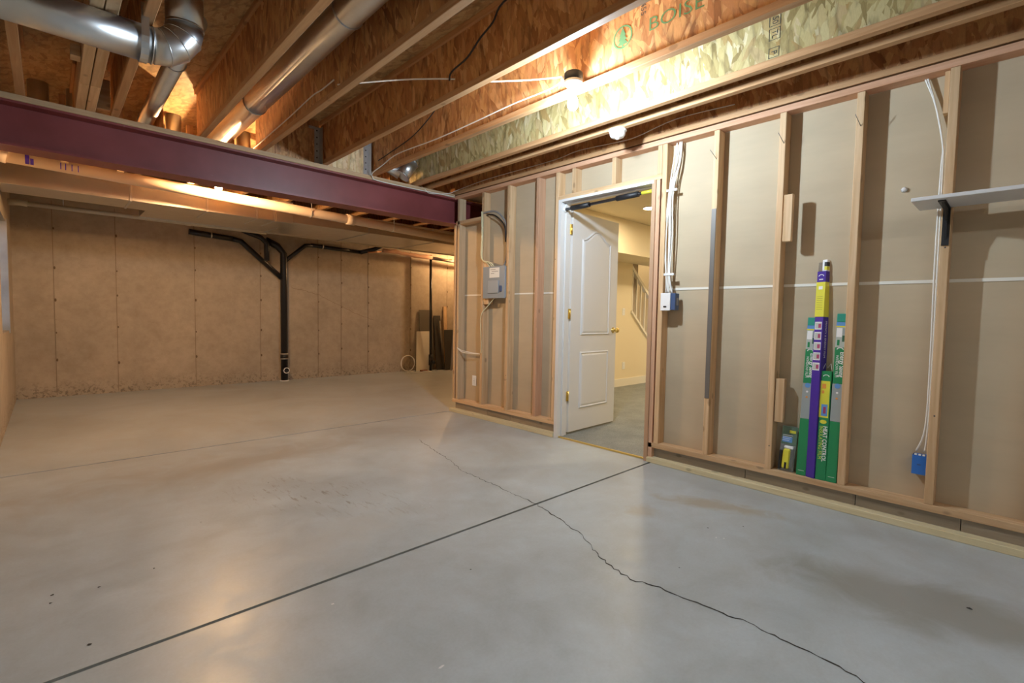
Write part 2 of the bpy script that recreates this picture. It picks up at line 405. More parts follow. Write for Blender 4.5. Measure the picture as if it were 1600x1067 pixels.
bx(bm, -.5, -.3, -3.2, WY0, 0, 2.44); bx(bm, -.5, -.3, WY1, 8.42, 0, 2.44)
bx(bm, -.5, -.3, WY0, WY1, 0, WZ0); bx(bm, -.5, -.3, WY0, WY1, WZ1, 2.44)
link('wall_left', bm, m_wall, None, origin=(-.4, 2.6, 0))['kind'] = 'structure'
box('wall_front', -.5, 3.33, -3.4, -3.2, 0, 2.9, m_wall, None, kind='structure')
box('wall_right', 7.0, 7.2, 4.52, 8.42, 0, 2.9, m_wall, None, kind='structure')
# rim above the foundation, closing the joist space
for nm, a in (('trim_1', (-.5, -.46, -3.2, 8.42)), ('trim_2', (-.5, 7.2, 8.38, 8.42))):
    box(nm, *a, 2.44, 2.86, osb_s, None, kind='structure')
# window with its steel well
win = empty('window_1', (-.35, 6.76, WZ0), kind='structure')
bm = bmesh.new()
bx(bm, -.42, -.36, WY0, WY0+.05, WZ0, WZ1); bx(bm, -.42, -.36, WY1-.05, WY1, WZ0, WZ1)
bx(bm, -.42, -.36, WY0, WY1, WZ0, WZ0+.05); bx(bm, -.42, -.36, WY0, WY1, WZ1-.05, WZ1); bx(bm, -.41, -.37, 6.75, 6.79, WZ0, WZ1)
link('window_frame', bm, m_galv, win)
box('pane', -.395, -.39, WY0+.05, WY1-.05, WZ0+.05, WZ1-.05, m_glass, win)
bm = bmesh.new(); bx(bm, -.305, -.292, WY1-.01, WY1+.035, WZ0-.03, WZ1+.03); bx(bm, -.36, -.30, WY1-.012, WY1+.0, WZ0, WZ1)
link('steel_jamb', bm, m_galv, win)

# ---- ceiling: subfloor panels and I-joists
ceil = empty('ceiling', (2, 2, 2.84), kind='structure')
for i, (y0, y1) in enumerate([(-3.2, -1.97), (-1.97, -.75), (-.75, .47), (.47, 1.69), (1.69, 2.91), (2.91, 4.13), (4.13, 5.35), (5.35, 6.57), (6.57, 8.42)]):
    bm = bmesh.new(); bx(bm, -.5, 7.2 if y0 > 4 else 3.7, y0+.002, y1-.002, 2.84, 2.86, 0)
    link('subfloor_panel', bm, osb_s, ceil)
box('ceiling_deck', -.5, 8.3, -3.3, 8.45, 2.861, 2.90, m_dark, ceil)
JB, JT, FW, FH = 2.44, 2.84, .044, .038
def joist(x, y0, y1, wm=osb_o, fm=wYf, fwid=FW, zb=JB):
    bm = bmesh.new(); c = x+fwid/2
    bx(bm, c-.0055, c+.0055, y0, y1, zb+.02, JT-.02)
    j = link('joist', bm, wm, ceil, origin=(c, (y0+y1)/2, zb))
    bm = bmesh.new(); bx(bm, x, x+fwid, y0, y1, zb, zb+FH, .002); link('flange', bm, fm, j)
    bm = bmesh.new(); bx(bm, x, x+fwid, y0, y1, JT-FH, JT, .002); link('flange', bm, fm, j)
    return j
BY0, BY1 = 4.46, 4.66
for x in (-.12, .345, .875): joist(x, -3.2, 4.62)
joist(1.305, -3.2, 4.62); joist(1.83, -3.2, 4.52)
j4 = joist(2.305, -3.2, 4.52)
j5 = joist(2.792, -3.2, 4.62, osb_y); joist(2.952, -3.2, 4.62, osb_o)
joist(3.33, -3.2, 4.62, osb_o)
for x in (-.30, .16, .65, 1.14, 1.63, 2.12, 2.61, 3.10, 3.59, 4.08, 4.57, 5.06, 5.55, 6.04, 6.5): joist(x, 4.66, 8.38)
# doubled blocking joists on the left with a butt joint
for x in (.162, .215):
    for (y0, y1) in ((-3.2, 3.95), (3.955, 4.62)): 
        bm = bmesh.new(); bx(bm, x, x+.048, y0, y1, 2.44, 2.62, .002); link('blocking', bm, wY, ceil)
box('blocking', .118, .16, 3.62, 3.70, 2.47, 2.53, wX, ceil)
box('blocking', .27, .34, 4.40, 4.44, 2.46, 2.66, wX, ceil)
# header blocking on the beam with joist hangers
box('rim_board', 1.352, 1.823, 4.515, 4.54, 2.441, 2.835, osb_o, ceil)
box('rim_board', 1.876, 2.298, 4.515, 4.54, 2.441, 2.835, osb_p, ceil)
def hanger(x, m):
    bm = bmesh.new()
    bx(bm, x-.006, x-.003, 4.44, 4.514, 2.441, 2.77); bx(bm, x+FW+.003, x+FW+.006, 4.44, 4.514, 2.441, 2.77)
    bx(bm, x-.05, x-.003, 4.508, 4.513, 2.441, 2.77); bx(bm, x-.10, x+FW+.01, 4.50, 4.513, 2.755, 2.775)
    h = link('joist_hanger', bm, m, ceil)
    bm = bmesh.new()
    for k in range(5): bx(bm, x-.035, x-.025, 4.500, 4.507, 2.50+k*.06, 2.51+k*.06)
    link('nail_head', bm, m_nail, h)['kind'] = 'stuff'
hanger(1.83, m_hang); hanger(2.305, m_galv)

# printed marks on the webs (letters face the room, -x)
xw = 2.305+FW/2-.0065
t1 = text('printed_lettering', 'BOISE', (xw, 1.445, 2.635), (0, -1, 0), (0, 0, 1), .10, m_green, j4, sx=1.2, bold=-.0008)
t1['label'] = 'faint green stamped lettering BOISE'
text('printed_stamp', '455', (xw, 1.475, 2.77), (0, 0, -1), (0, -1, 0), .045, m_blk2, j4)
bm = bmesh.new()                                     # tree inside a ring
for k in range(28):
    a0, a1 = 2*PI*k/28, 2*PI*(k+1)/28
    q = [bm.verts.new((xw, 1.600-r*math.cos(a), 2.640+r*math.sin(a))) for r, a in ((.062, a0), (.062, a1), (.053, a1), (.053, a0))]; bm.faces.new(q)
for z0, wd in ((2.600, .034), (2.623, .028), (2.647, .021)):
    xt = xw-(z0-2.59)*.02; bm.faces.new([bm.verts.new((xt, 1.600+s*wd, z0)) for s in (-1, 1)]+[bm.verts.new((xt, 1.600, z0+.045))])
q = [bm.verts.new((xw, 1.600+a, b)) for a, b in ((-.005, 2.588), (.005, 2.588), (.005, 2.603), (-.005, 2.603))]; bm.faces.new(q)
link('printed_emblem', bm, m_green, j4)
xw5 = 2.792+FW/2-.0065
def frame_rect(bm, x, y, z, hy, hz, t=.003):
    for (a0, a1, b0, b1) in ((y-hy, y+hy, z-hz, z-hz+t), (y-hy, y+hy, z+hz-t, z+hz), (y-hy, y-hy+t, z-hz, z+hz), (y+hy-t, y+hy, z-hz, z+hz)):
        bm.faces.new([bm.verts.new((x, a, b)) for a, b in ((a0, b0), (a1, b0), (a1, b1), (a0, b1))])
bm = bmesh.new(); frame_rect(bm, xw5, .985, 2.68, .028, .028); frame_rect(bm, xw5, .985, 2.61, .028, .030); frame_rect(bm, xw5, .985, 2.515, .026, .026)
link('printed_stamp', bm, m_blk2, j5)
for z, s in ((2.68, '50'), (2.61, 'TL'), (2.515, 'P')):
    text('printed_stamp', s, (xw5-.0003, .985, z), (0, 0, -1), (0, -1, 0), .04, m_blk2, j5, 'CENTER')

# ---- right-hand stud wall
wr = empty('wall_right', (3.375, .8, 0), kind='structure')
XF, XB = 3.33, 3.419
DL, DR = 2.885, 1.985             # door rough opening
def stud(y0, z0=.15, z1=2.39, m=wZ, name='stud', wd=.038, x0=XF, x1=XB): return box(name, x0, x1, y0, y0+wd, z0, z1, m, wr, .0025)
stud(4.375, m=wZg)
stud(4.442, z1=2.105, m=wZ, x0=3.335)
for y in (3.955, 3.565): stud(y)
stud(3.165, m=wZr)
stud(2.925, z0=.15)
stud(1.875, m=wZ); stud(1.925, z0=.0, z1=2.14, m=wZr)
for y in (1.490, 1.075, .675): stud(y)
stud(.283)
for k in range(8): stud(-.10-.406*k)
for y in (2.74, 2.325): stud(y, 2.178, 2.39, name='cripple_stud')
stud(1.915, 2.178, 2.39, name='cripple_stud')
box('header', XF, XB, 1.913, 2.925, 2.140, 2.178, wY, wr, .0025)
box('top_plate', XF, XB, -3.2, 4.48, 2.392, 2.43, wYr, wr, .0025)
box('bottom_plate', XF, XB, -3.2, 1.963, .112, .15, wY, wr, .0025)
box('bottom_plate', XF, XB, 2.905, 4.48, .112, .15, wY, wr, .0025)
box('floor_plate', 3.305, 3.395, -3.2, 1.955, 0, .038, wYt, wr, .003)
box('floor_plate', 3.305, 3.395, 2.915, 4.50, 0, .038, wYt, wr, .003)
ys = [-3.2, -1.6, -.8, .175, .626, 1.243, 1.955]
for a, b in zip(ys, ys[1:]): box('spacer_board', 3.366, 3.41, a+.002, b-.002, .038, .112, wYd, wr)
ys = [2.915, 3.542, 3.9, 4.46]
for a, b in zip(ys, ys[1:]): box('spacer_board', 3.366, 3.41, a+.002, b-.002, .038, .112, wYd, wr)
# drywall backs, seen between the studs
def dry(y0, y1, z0, z1):
    bm = bmesh.new(); bx(bm, 3.42, 3.433, y0, y1, z0, z1); link('drywall_panel', bm, m_paper, wr)
for z0, z1 in ((.112, 1.322), (1.326, 2.43)):
    dry(-3.2, -.54, z0, z1); dry(-.536, DR-.03, z0, z1); 
    dry(DL+.03, 3.99, z0, z1)
dry(3.994, 4.50, .112, 1.322); dry(3.994, 4.50, 1.326, 2.105)
dry(DR-.03, DL+.03, 2.178, 2.43)
box('taped_seam', 3.4165, 3.4195, -3.2, DR-.03, 1.316, 1.333, m_tape, wr)
box('taped_seam', 3.4165, 3.4195, DL+.03, 4.50, 1.316, 1.331, m_tape, wr)
box('block', 3.30, XF, 1.010, 1.060, 1.588, 1.875, wZ, wr, .003)['label'] = 'short pine block nailed to stud edge, upper one'
box('block', 3.34, XF+.05, 1.020, 1.072, .458, .735, wZ, wr, .003)
box('metal_strip', 3.3255, XF, 1.493, 1.524, .55, 1.86, m_strip, wr)['label'] = 'dull dark steel strip on stud edge'
box('bent_block', 3.36, 3.40, .325, .345, 2.18, 2.39, wZ, wr)
box('beam_pocket_plate', XF, XB, 3.99, 4.44, 2.105, 2.143, wY, wr, .002)
def nail(x, y, z, d):
    tube('nail', [(x, y, z), (x-.02, y+d, z+.02), (x-.05, y+d*3, z+.055)], .0018, m_nail, wr, 5)
nail(XF, 1.505, 2.195, .008); nail(XF, 1.085, 2.20, .006); nail(XF, .69, 2.20, .006)
for y, z in ((3.59, .45), (3.6, .46), (3.575, .46), (3.585, .50), (4.0, 1.3), (3.58, 1.42), (3.18, 1.44), (2.95, 1.62), (.30, 1.49), (.30, .62), (1.09, .3)):
    lathe('nail_head', [(0, -.0012), (.004, -.0012), (.004, 0), (0, 0)], (XF, y, z), m_nail, wr, 8, 'X')

# partition closing the finished room from the utility end
# finished room beyond the door
wf = empty('wall_far', (5.8, 4.42, 0), kind='structure')
bm = bmesh.new()      # wall at y = 4.42 with the sloped stair opening cut out
def quad(bm, pts, d0, d1):
    A = [bm.verts.new((x, d0, z)) for x, z in pts]; B = [bm.verts.new((x, d1, z)) for x, z in pts]
    bm.faces.new(A); bm.faces.new(B[::-1])
    for i in range(len(pts)): bm.faces.new((A[i], A[(i+1) % len(pts)], B[(i+1) % len(pts)], B[i]))
quad(bm, [(3.433, .0), (6.85, 0), (6.85, 2.43), (4.0, 2.43), (4.0, 1.98), (3.433, 1.98)], 4.40, 4.50)
quad(bm, [(6.85, 0), (8.2, 0), (8.2, .05), (6.85, 1.17)], 4.40, 4.50)
quad(bm, [(6.85, 2.0), (8.2, 2.0), (8.2, 2.43), (6.85, 2.43)], 4.40, 4.50)
link('wall_panel', bm, m_cream, wf, origin=(5.8, 4.42, 0))
quad_bm = bmesh.new(); quad(quad_bm, [(6.83, 1.225), (6.83, 1.18), (8.2, .045), (8.2, .09)], 4.37, 4.53); link('stair_cap', quad_bm, m_trimw, wf)
bm = bmesh.new(); quad(bm, [(6.7, 0), (8.3, 0), (8.3, 2.9), (6.7, 2.9)], 4.50+.9, 4.50+.94); bx(bm, 6.66, 6.70, 4.505, 5.44, 0, 2.9); link('stairwell_wall', bm, m_cream, wf)
box('wall_side', 8.2, 8.3, -1.3, 5.44, 0, 2.9, m_cream, None, kind='structure')
box('wall_near', 3.433, 8.2, -1.3, -1.2, 0, 2.44, m_cream, None, kind='structure')
box('wall_inner', 3.434, 3.446, -1.2, 1.955, 0.013, 2.43, m_cream, None, kind='structure')
box('wall_inner', 3.434, 3.446, 2.915, 3.99, 0.013, 2.43, m_cream, None, kind='structure'); box('wall_inner', 3.434, 3.446, 3.992, 4.398, 0.013, 2.10, m_cream, None, kind='structure')
fc = box('ceiling_finished', 3.434, 8.3, -1.3, 4.505, 2.43, 2.45, m_cream, None, kind='structure'); fc.name = 'ceiling'
sof = box('ceiling', 3.448, 8.2, 3.78, 3.80, 1.975, 2.429, m_cream, None, kind='structure')   # boxed soffit
box('soffit_panel', 3.448, 8.2, 3.80, 4.40, 1.975, 1.99, m_cream, sof); box('soffit_shade_end', 4.02, 4.04, 3.80, 4.40, 1.99, 2.429, m_dark, sof)  # end sheet coloured near-black to stand for shade in the beam pocket
box('baseboard_far', 3.45, 7.95, 4.385, 4.399, .012, .135, m_trimw, None, kind='structure')
for k in range(4):
    box('baseboard_side', 3.447, 3.459, (2.99 if k == 0 else -1.19), (4.38 if k == 0 else 1.9), .012, .12, m_trimw, None, kind='structure') if k < 2 else None

# ---- door with its jambs
dr = empty('door_1', (3.45, 2.9, .012), kind='structure')
JL = DL-.005
jm = m_white
box('jamb', 3.318, 3.452, JL, JL+.035, 0, 2.139, jm, dr)
box('jamb', 3.318, 3.452, DR-.03, DR-.012, 0, 2.139, mat('brown_jamb_edge', (.48, .30, .18), .6), dr)
box('jamb', 3.319, 3.452, DR-.012, DR+.002, 0, 2.139, bpy.data.materials['brown_jamb_edge'], dr)
box('head_jamb', 3.318, 3.452, DR-.012, JL, 2.117, 2.139, jm, dr)
box('door_stop', 3.375, 3.41, JL-.012, JL, 0, 2.117, jm, dr)
box('door_stop', 3.375, 3.41, DR+.002, DR+.014, 0, 2.117, jm, dr)
box('door_stop', 3.375, 3.41, DR+.014, JL-.012, 2.105, 2.117, jm, dr)
box('threshold', 3.345, 3.362, DR+.002, JL, .0005, .013, m_brass, dr)['label'] = 'thin brass carpet strip'
# door slab, open about ninety degrees; built along +x then turned a little
DX0, DX1, DZ0, DZ1, DY = 3.475, 4.240, .03, 2.065, 2.875
Rm = Matrix.Rotation(math.radians(2.0), 4, 'Z'); piv = Vector((DX0, DY, 0))
def turn(o):
    for v in o.data.vertices:
        wv = v.co+WL[o.name]; v.co = (Rm @ (wv-piv))+piv-WL[o.name]
    return o
panel = bmesh.new(); bx(panel, DX0, DX1, DY, DY+.034, DZ0, DZ1, .002)
leaf = turn(link('door_panel', panel, m_white, dr)); leaf['label'] = 'white moulded two-panel door leaf'
def arch(x0, x1, z0, z1, rise, n=16):
    pts = [(x0, z0), (x1, z0)]
    for i in range(n+1):
        s = i/n; x = x1+(x0-x1)*s; pts.append((x, z1+rise*(.5-.5*math.cos(2*PI*s))))
    return pts
def moulding(x0, x1, z0, z1, rise):
    """a raised ring with a sunk channel, running round one door panel"""
    bm = bmesh.new(); rings = []
    for ins, d in ((0, 0.0), (.011, .012), (.020, .001), (.036, .008), (.046, .0085)):
        pts = arch(x0+ins, x1-ins, z0+ins, z1-ins, rise)
        rings.append([bm.verts.new((x, DY-.0003-d, z)) for x, z in pts])
    for a, b in zip(rings, rings[1:]):
        n = len(a)
        for i in range(n): bm.faces.new((a[i], a[(i+1) % n], b[(i+1) % n], b[i]))
    bm.faces.new(rings[-1])
    return turn(link('raised_panel', bm, m_white, dr))
moulding(3.625, 4.10, .93, 1.83, .10); moulding(3.625, 4.10, .235, .775, 0)
for z in (1.895, 1.13, .37):
    h = box('hinge', 3.440, 3.456, JL-.006, JL-.0005, z-.045, z+.045, m_brass, dr)
    tube('hinge_barrel', [(3.462, JL-.008, z-.046), (3.462, JL-.008, z+.046)], .0065, m_brass, h)
    box('hinge_leaf', 3.468, 3.4745, DY-.001, DY+.03, z-.045, z+.045, m_brass, h)
for s in (1, -1):
    y = DY+.042+(.0 if s < 0 else 0)
kn = turn(lathe('door_knob', [(.0, 0), (.028, 0), (.030, -.006), (.011, -.012), (.010, -.030), (.022, -.038), (.027, -.050), (.024, -.062), (.0, -.068)], (4.18, DY, .975), m_brass, dr, 16, 'Y'))
turn(lathe('door_knob', [(.0, 0), (.028, 0), (.030, .006), (.011, .012), (.010, .030), (.022, .038), (.027, .050), (.024, .062), (.0, .068)], (4.18, DY+.034, .975), m_brass, dr, 16, 'Y'))
turn(box('latch_plate', DX1, DX1+.002, DY+.006, DY+.028, .93, 1.02, m_brass, dr))

# finished-room fittings
st = thing('stair_railing', (7.3, 4.45, .9), 'cream stair railing with slim balusters seen through the open doorway', 'railing')
for i in range(7):
    x = 6.93+i*.13; box('baluster', x-.012, x+.012, 4.438, 4.462, 1.225-(x-6.83)*.83, 1.93-(x-6.83)*.80, m_trimw, st)
bm = bmesh.new(); quad(bm, [(6.84, 1.99), (6.84, 1.93), (8.15, .86), (8.15, .92)], 4.42, 4.48); link('handrail', bm, m_trimw, st)
cl = thing('recessed_light', (5.28, 3.17, 2.42), 'round recessed ceiling light glowing in the finished room', 'light')
lathe('trim_ring', [(.095, .0), (.10, -.004), (.085, -.010), (.08, .0)], (5.28, 3.17, 2.4295), m_white, cl, 24)
lathe('lens', [(0, -.002), (.078, -.002), (.078, 0), (0, 0)], (5.28, 3.17, 2.428), m_can, cl, 24)
for i, (x, y) in enumerate(((5.28, 1.0), (7.2, 1.0), (7.4, 3.0))):
    c2 = thing('recessed_light', (x, y, 2.42), ['recessed light deeper in the finished room, out past the door jamb', 'recessed light at the far corner of the finished room', 'recessed light beside the stair opening'][i], 'light')
    lathe('lens', [(0, -.002), (.078, -.002), (.078, 0), (0, 0)], (x, y, 2.428), m_can, c2, 16)
ow = thing('light_above_stairs', (7.5, 5.0, 2.5), 'lamp glowing inside the stairwell behind the railing', 'light')
lathe('bulb', [(0, -.03), (.03, 0), (0, .03)], (7.5, 5.0, 2.35), m_can, ow, 12)
tube('cord', [(7.5, 5.0, 2.38), (7.5, 5.0, 2.84)], .004, m_white, ow)
def outlet(name, c, axis, label, tall=.115, wd=.072):
    x, y, z = c; o = thing(name, c, label, 'outlet')
    if axis == 'X':
        box('cover_plate', x-.006, x, y-wd/2, y+wd/2, z-tall/2, z+tall/2, m_white_pl, o, .002)
        for s in (-1, 1): box('socket', x-.0075, x-.006, y-.016, y+.016, z+s*.022-.014, z+s*.022+.014, m_label, o)
        box('screw', x-.0085, x-.006, y-.003, y+.003, z-.003, z+.003, m_nail, o)
    else:
        box('cover_plate', x-wd/2, x+wd/2, y-.006, y, z-tall/2, z+tall/2, m_white_pl, o, .002)
        for s in (-1, 1): box('socket', x-.016, x+.016, y-.0075, y-.006, z+s*.022-.014, z+s*.022+.014, m_label, o)
    return o
outlet('wall_outlet', (6.66, 4.399, .34), 'Y', 'white outlet low on cream wall beyond the open door')
outlet('wall_outlet', (6.62, 4.399, 1.20), 'Y', 'pale switch plate on cream wall next to the stair railing')

# ================================================================== BEAM, DUCTS, PIPES
bmn = bmesh.new()
bx(bmn, -.30, 3.80, BY0, BY1, 2.12, 2.134); bx(bmn, -.30, 3.80, BY0, BY1, 2.388, 2.402); bx(bmn, -.30, 3.80, 4.555, 4.565, 2.134, 2.388)
sb = tag(link('steel_beam', bmn, m_beam, None, origin=(1.6, 4.56, 2.12)), 'maroon painted steel I-beam spanning the room under the joists', 'beam')
box('beam_plate', -.30, 3.32, BY0-.012, BY1, 2.402, 2.44, wXf, sb, .002)['label'] = 'pale lumber nailer on top of the beam'

def ring_mesh(name, c, ax, r, wdt, m, parent, seg=28):
    c = Vector(c); ax = Vector(ax).normalized(); return tube(name, [c-ax*wdt/2, c+ax*wdt/2], r, m, parent, seg)
# big round supply duct at upper left
R0 = .080
d1 = thing('round_duct', (0, 2.93, 2.35), 'galvanised round duct hung below the joists at upper left with segmented elbow', 'duct')
yc, zc = 2.93, 2.355
tube('duct_pipe', [(-.30, yc, zc), (.385, yc, zc)], R0, m_galv, d1, 32)
ang = [0, 22, 45, 68, 90]; cx, cz, rb = .385, zc+.135, .135
arc = [Vector((cx+rb*math.sin(math.radians(a)), yc-.0, cz-rb*math.cos(math.radians(a)))) for a in ang]
tube('elbow', arc, R0+.001, m_galv, d1, 32)
for p_ in d1.children[-1].data.polygons: p_.use_smooth = True
for i, q in enumerate(arc):
    a = math.radians(ang[i]); ring_mesh('crimp_ring', q, (math.cos(a), 0, math.sin(a)), R0+.0035, .004, m_galv, d1)
tube('riser', [arc[-1], arc[-1]+Vector((0, 0, .25))], R0, m_galv, d1, 32)
bm = bmesh.new(); prev = None                        # flat hanging strap
for p_ in [(yc-.086, 2.50), (yc-.087, zc)]+[(yc-.087*math.cos(a), zc-.087*math.sin(a)) for a in [PI*k/10 for k in range(1, 10)]]+[(yc+.087, zc), (yc+.087, 2.44)]:
    a, b = bm.verts.new((.337, *p_)), bm.verts.new((.367, *p_))
    if prev: bm.faces.new((prev[0], prev[1], b, a))
    prev = (a, b)
o = link('strap', bm, m_galv, d1); md = o.modifiers.new('s', 'SOLIDIFY'); md.thickness = .0015
def rduct(label, pts, r, m=m_galv, rings=(), seg=28):
    o = thing('round_duct', pts[0], label, 'duct'); tube('duct_pipe', pts, r, m, o, seg)
    for q in rings:
        ring_mesh('crimp_ring', q[0], q[1], r+.006, .008, m, o)
    return o
rduct('slim round duct running between joists behind the segmented elbow', [(.585, 3.02, 2.59), (.60, 8.1, 2.59)], .052, rings=[((.588, 3.6, 2.59), (0, 1, 0))])
rduct('long round duct in the next joist bay, glowing at its far end', [(1.115, -3.0, 2.60), (1.115, 8.1, 2.60)], .078, rings=[((1.115, 2.4, 2.60), (0, 1, 0)), ((1.115, 3.9, 2.6), (0, 1, 0))])
e2 = thing('round_duct', (2.66, 4.35, 2.48), 'short galvanised duct elbow tucked between joists above the beam', 'duct')
a, b = Vector((2.585, 4.345, 2.475)), Vector((2.68, 4.325, 2.62))
tube('duct_pipe', [a, b], .070, m_galv, e2, 28); tube('duct_pipe', [b, b+Vector((.0, .0, .19))], .068, m_galv, e2, 28)
for q in (a, b): ring_mesh('crimp_ring', q, b-a, .076, .008, m_galv, e2)
tube('branch', [a+Vector((.0, .04, .03)), (2.45, 4.45, 2.58), (2.42, 4.7, 2.58)], .06, m_galv, e2, 20)

# rectangular trunk duct in the back half
tr = thing('trunk_duct', (1, 6.2, 2.18), 'long rectangular sheet metal trunk duct behind the beam', 'duct')
def duct_sec(x0, x1, y0, y1, z0, z1, m=m_galv2, nm='duct_section', par=tr):
    return box(nm, x0, x1, y0, y1, z0, z1, m, par, .003)
xs = [-.30, .62, 1.28, 1.78, 1.97]
for a, b in zip(xs, xs[1:]): duct_sec(a+.001, b-.001, 6.20, 6.68, 2.18, 2.42)
for x in xs[1:]: duct_sec(x-.010, x+.010, 6.188, 6.69, 2.172, 2.425, m_galv, 'drive_cleat')
duct_sec(1.975, 2.17, 6.16, 6.60, 2.17, 2.42, m_galv2, 'end_collar')

pl = thing('flat_duct', (3.5, 6.7, 2.19), 'wide flat sheet metal duct spanning above the drain pipes', 'duct')
xs = [.80, 2.18, 3.2, 4.25, 5.2, 6.6]
for a, b in zip(xs, xs[1:]):
    box('duct_section', a+.002, b-.002, 6.70 if a < 2.0 else 6.24, 7.26, 2.195, 2.40, m_galv2, pl, .003)
    box('drive_cleat', b-.006, b+.006, 6.23 if a >= 2 else 6.7, 7.27, 2.188, 2.40, m_galv, pl) if b < 6 else None
box('hem_edge', .80, 6.6, 7.262, 7.285, 2.18, 2.40, m_galv2, pl)
# flexible small outlets poking up between joists behind the beam
for i, x in enumerate((-.02, .20, .85, 1.42)):
    o = thing('duct_boot', (x, 5.5, 2.42), ['grey duct boot at the far left above the tan pipe', 'grey duct boot second from left above the tan pipe', 'grey duct boot between the two lumber stubs above the tan pipe', 'grey duct boot nearest the warm bulb above the tan pipe'][i], 'duct')
    lathe('boot', [(.0, .0), (.05, 0), (.062, .02), (.062, .48), (0, .48)], (x, 5.35, 2.36), m_galv, o, 16)

# tan PVC pipe in front of the trunk
PY = 5.70
pv = thing('vent_pipe', (1.6, PY, 2.2), 'long tan plastic pipe hung just behind the maroon beam', 'pipe')
def pz(x): return 1.1+(2.150-.0285*(x/1.14-.3)-1.1)*1.14
tube('pipe', [(-.30, PY, pz(-.3)), (4.8, PY, pz(4.8))], .052, m_pvc, pv, 20)
tube('coupling', [(2.63, PY, pz(2.63)), (2.73, PY, pz(2.73))], .061, m_pvc, pv, 20)
tube('elbow', [(-.295, PY-.02, pz(-.3)+.03), (-.26, PY, pz(-.3)+.01), (-.21, PY, pz(-.2))], [.058, .064, .063], m_pvc, pv, 20)
for x in (2.2, 3.25):
    tube('strap', [(x, PY-.056*math.cos(a), pz(x)-.056*math.sin(a)) for a in [PI*k/8 for k in range(9)]], .004, m_cableg, pv, 6)
    tube('strap', [(x, PY-.056, pz(x)), (x-.02, PY-.056, 2.44)], .003, m_cableg, pv, 6)
def wrap(x0, x1, m, z0=-.5, z1=.5):
    bm = bmesh.new(); Rr = .0527; prev = None
    for k in range(7):
        a = PI+(.15+z0)+(z1-z0)*k/6
        p = [bm.verts.new((x, PY+Rr*math.cos(a), pz(x)-Rr*math.sin(a-PI))) for x in (x0, x1)]
        if prev: bm.faces.new((prev[0], prev[1], p[1], p[0]))
        prev = p
    return link('ink_mark', bm, m, pv)
wrap(-.11, -.085, k_purple, -.7, .8); wrap(-.08, -.06, k_purple, -.2, .8)
for x in (.10, .13, .17, .21): wrap(x, x+.006, k_purple, -.5, .6)
cd = thing('conduit', (1, 7.5, 2.22), 'thin pale pipe running along the top of the back wall', 'pipe')
tube('pipe', [(-.16, 7.60, 2.235), (2.15, 7.60, 2.235), (2.3, 7.60, 2.235)], .026, m_pvcw, cd, 14)
tube('elbow', [(-.29, 7.60, 2.23), (-.20, 7.6, 2.24), (-.14, 7.60, 2.235)], .034, m_pvcw, cd, 14)
for x in (.15, 1.05): tube('strap', [(x, 7.60, 2.26), (x, 7.60, 2.44)], .005, m_galv, cd, 6)
lathe('coupling', [(.0, -.03), (.031, -.03), (.031, .03), (0, .03)], (1.35, 7.6, 2.235), m_pvcw, cd, 14, 'X')

# black drain tree on the back wall
ds = thing('drain_stack', (2.71, 8.1, 0), 'black plastic drain stack with branching arms on concrete wall', 'pipe')
yy = 8.12
tube('stack', [(2.715, yy, 0), (2.715, yy, 2.02), (2.62, yy, 2.13), (2.45, yy, 2.20)], .052, m_abs, ds, 20)
tube('branch', [(2.70, yy, 1.62), (2.10, yy, 2.145), (1.98, yy, 2.165)], .038, m_abs, ds, 16)
tube('branch', [(1.99, yy, 2.165), (1.45, yy, 2.20)], .040, m_abs, ds, 16)
tube('branch', [(2.44, yy-.08, 1.88), (2.44, yy-.08, 2.14), (2.36, yy-.08, 2.22), (2.1, yy-.08, 2.30)], .038, m_abs, ds, 16)
tube('branch', [(2.73, yy, 1.90), (3.05, yy, 2.185), (3.16, yy, 2.20)], .032, m_abs, ds, 16)
tube('branch', [(3.14, yy, 2.20), (4.0, yy, 2.175)], .032, m_abs, ds, 16)
tube('branch', [(3.98, yy-.05, 2.165), (4.22, yy-.1, 2.24), (4.34, yy-.25, 2.33)], .036, m_abs, ds, 16)
for z in (.43, .36): tube('band', [(2.715, yy, z-.012), (2.715, yy, z+.012)], .058, m_galv2, ds, 20)
tube('coupling', [(2.715, yy, .365), (2.715, yy, .425)], .060, m_abs, ds, 20)
lathe('cleanout', [(0, 0), (.045, 0), (.045, -.05), (.038, -.052), (.036, -.045), (0, -.045)], (2.715, yy-.045, .175), m_abs, ds, 20, 'Y')
bm = bmesh.new()
for k in range(24):
    a0, a1 = 2*PI*k/24, 2*PI*(k+1)/24
    bm.faces.new([bm.verts.new((2.715+r*math.cos(a), yy-.0985, .175+r*math.sin(a))) for r, a in ((.047, a0), (.047, a1), (.036, a1), (.036, a0))])
link('white_rim', bm, m_white_pl, ds)
tube('base_collar', [(2.715, yy, 0), (2.715, yy, .014)], .066, m_white_pl, ds, 20)
for x, z in ((1.72, 2.185), (3.33, 2.198)): tube('clamp', [(x-.008, yy, z), (x+.008, yy, z)], .045, m_galv2, ds, 14)
d2 = thing('drain_pipe', (5.40, 8.1, 0), 'slim black vertical drain pipe before leaning boards', 'pipe')
tube('pipe', [(5.42, 8.0, 0), (5.40, 8.0, 2.25)], .026, m_abs, d2, 16)
tube('fitting', [(5.42, 8.0, .11), (5.42, 8.0, .32)], .042, m_abs, d2, 16)
lathe('cleanout', [(0, 0), (.03, 0), (.03, -.05), (0, -.05)], (5.45, 7.97, .17), m_abs, d2, 14, 'Y')
d3 = thing('water_pipe', (5.0, 8.0, 2.2), 'orange foam-wrapped pipe under the duct at top of back wall', 'pipe')
P = [(4.35+.13*k, 7.95, 2.235-.006*k+random.uniform(-.012, .012)) for k in range(9)]
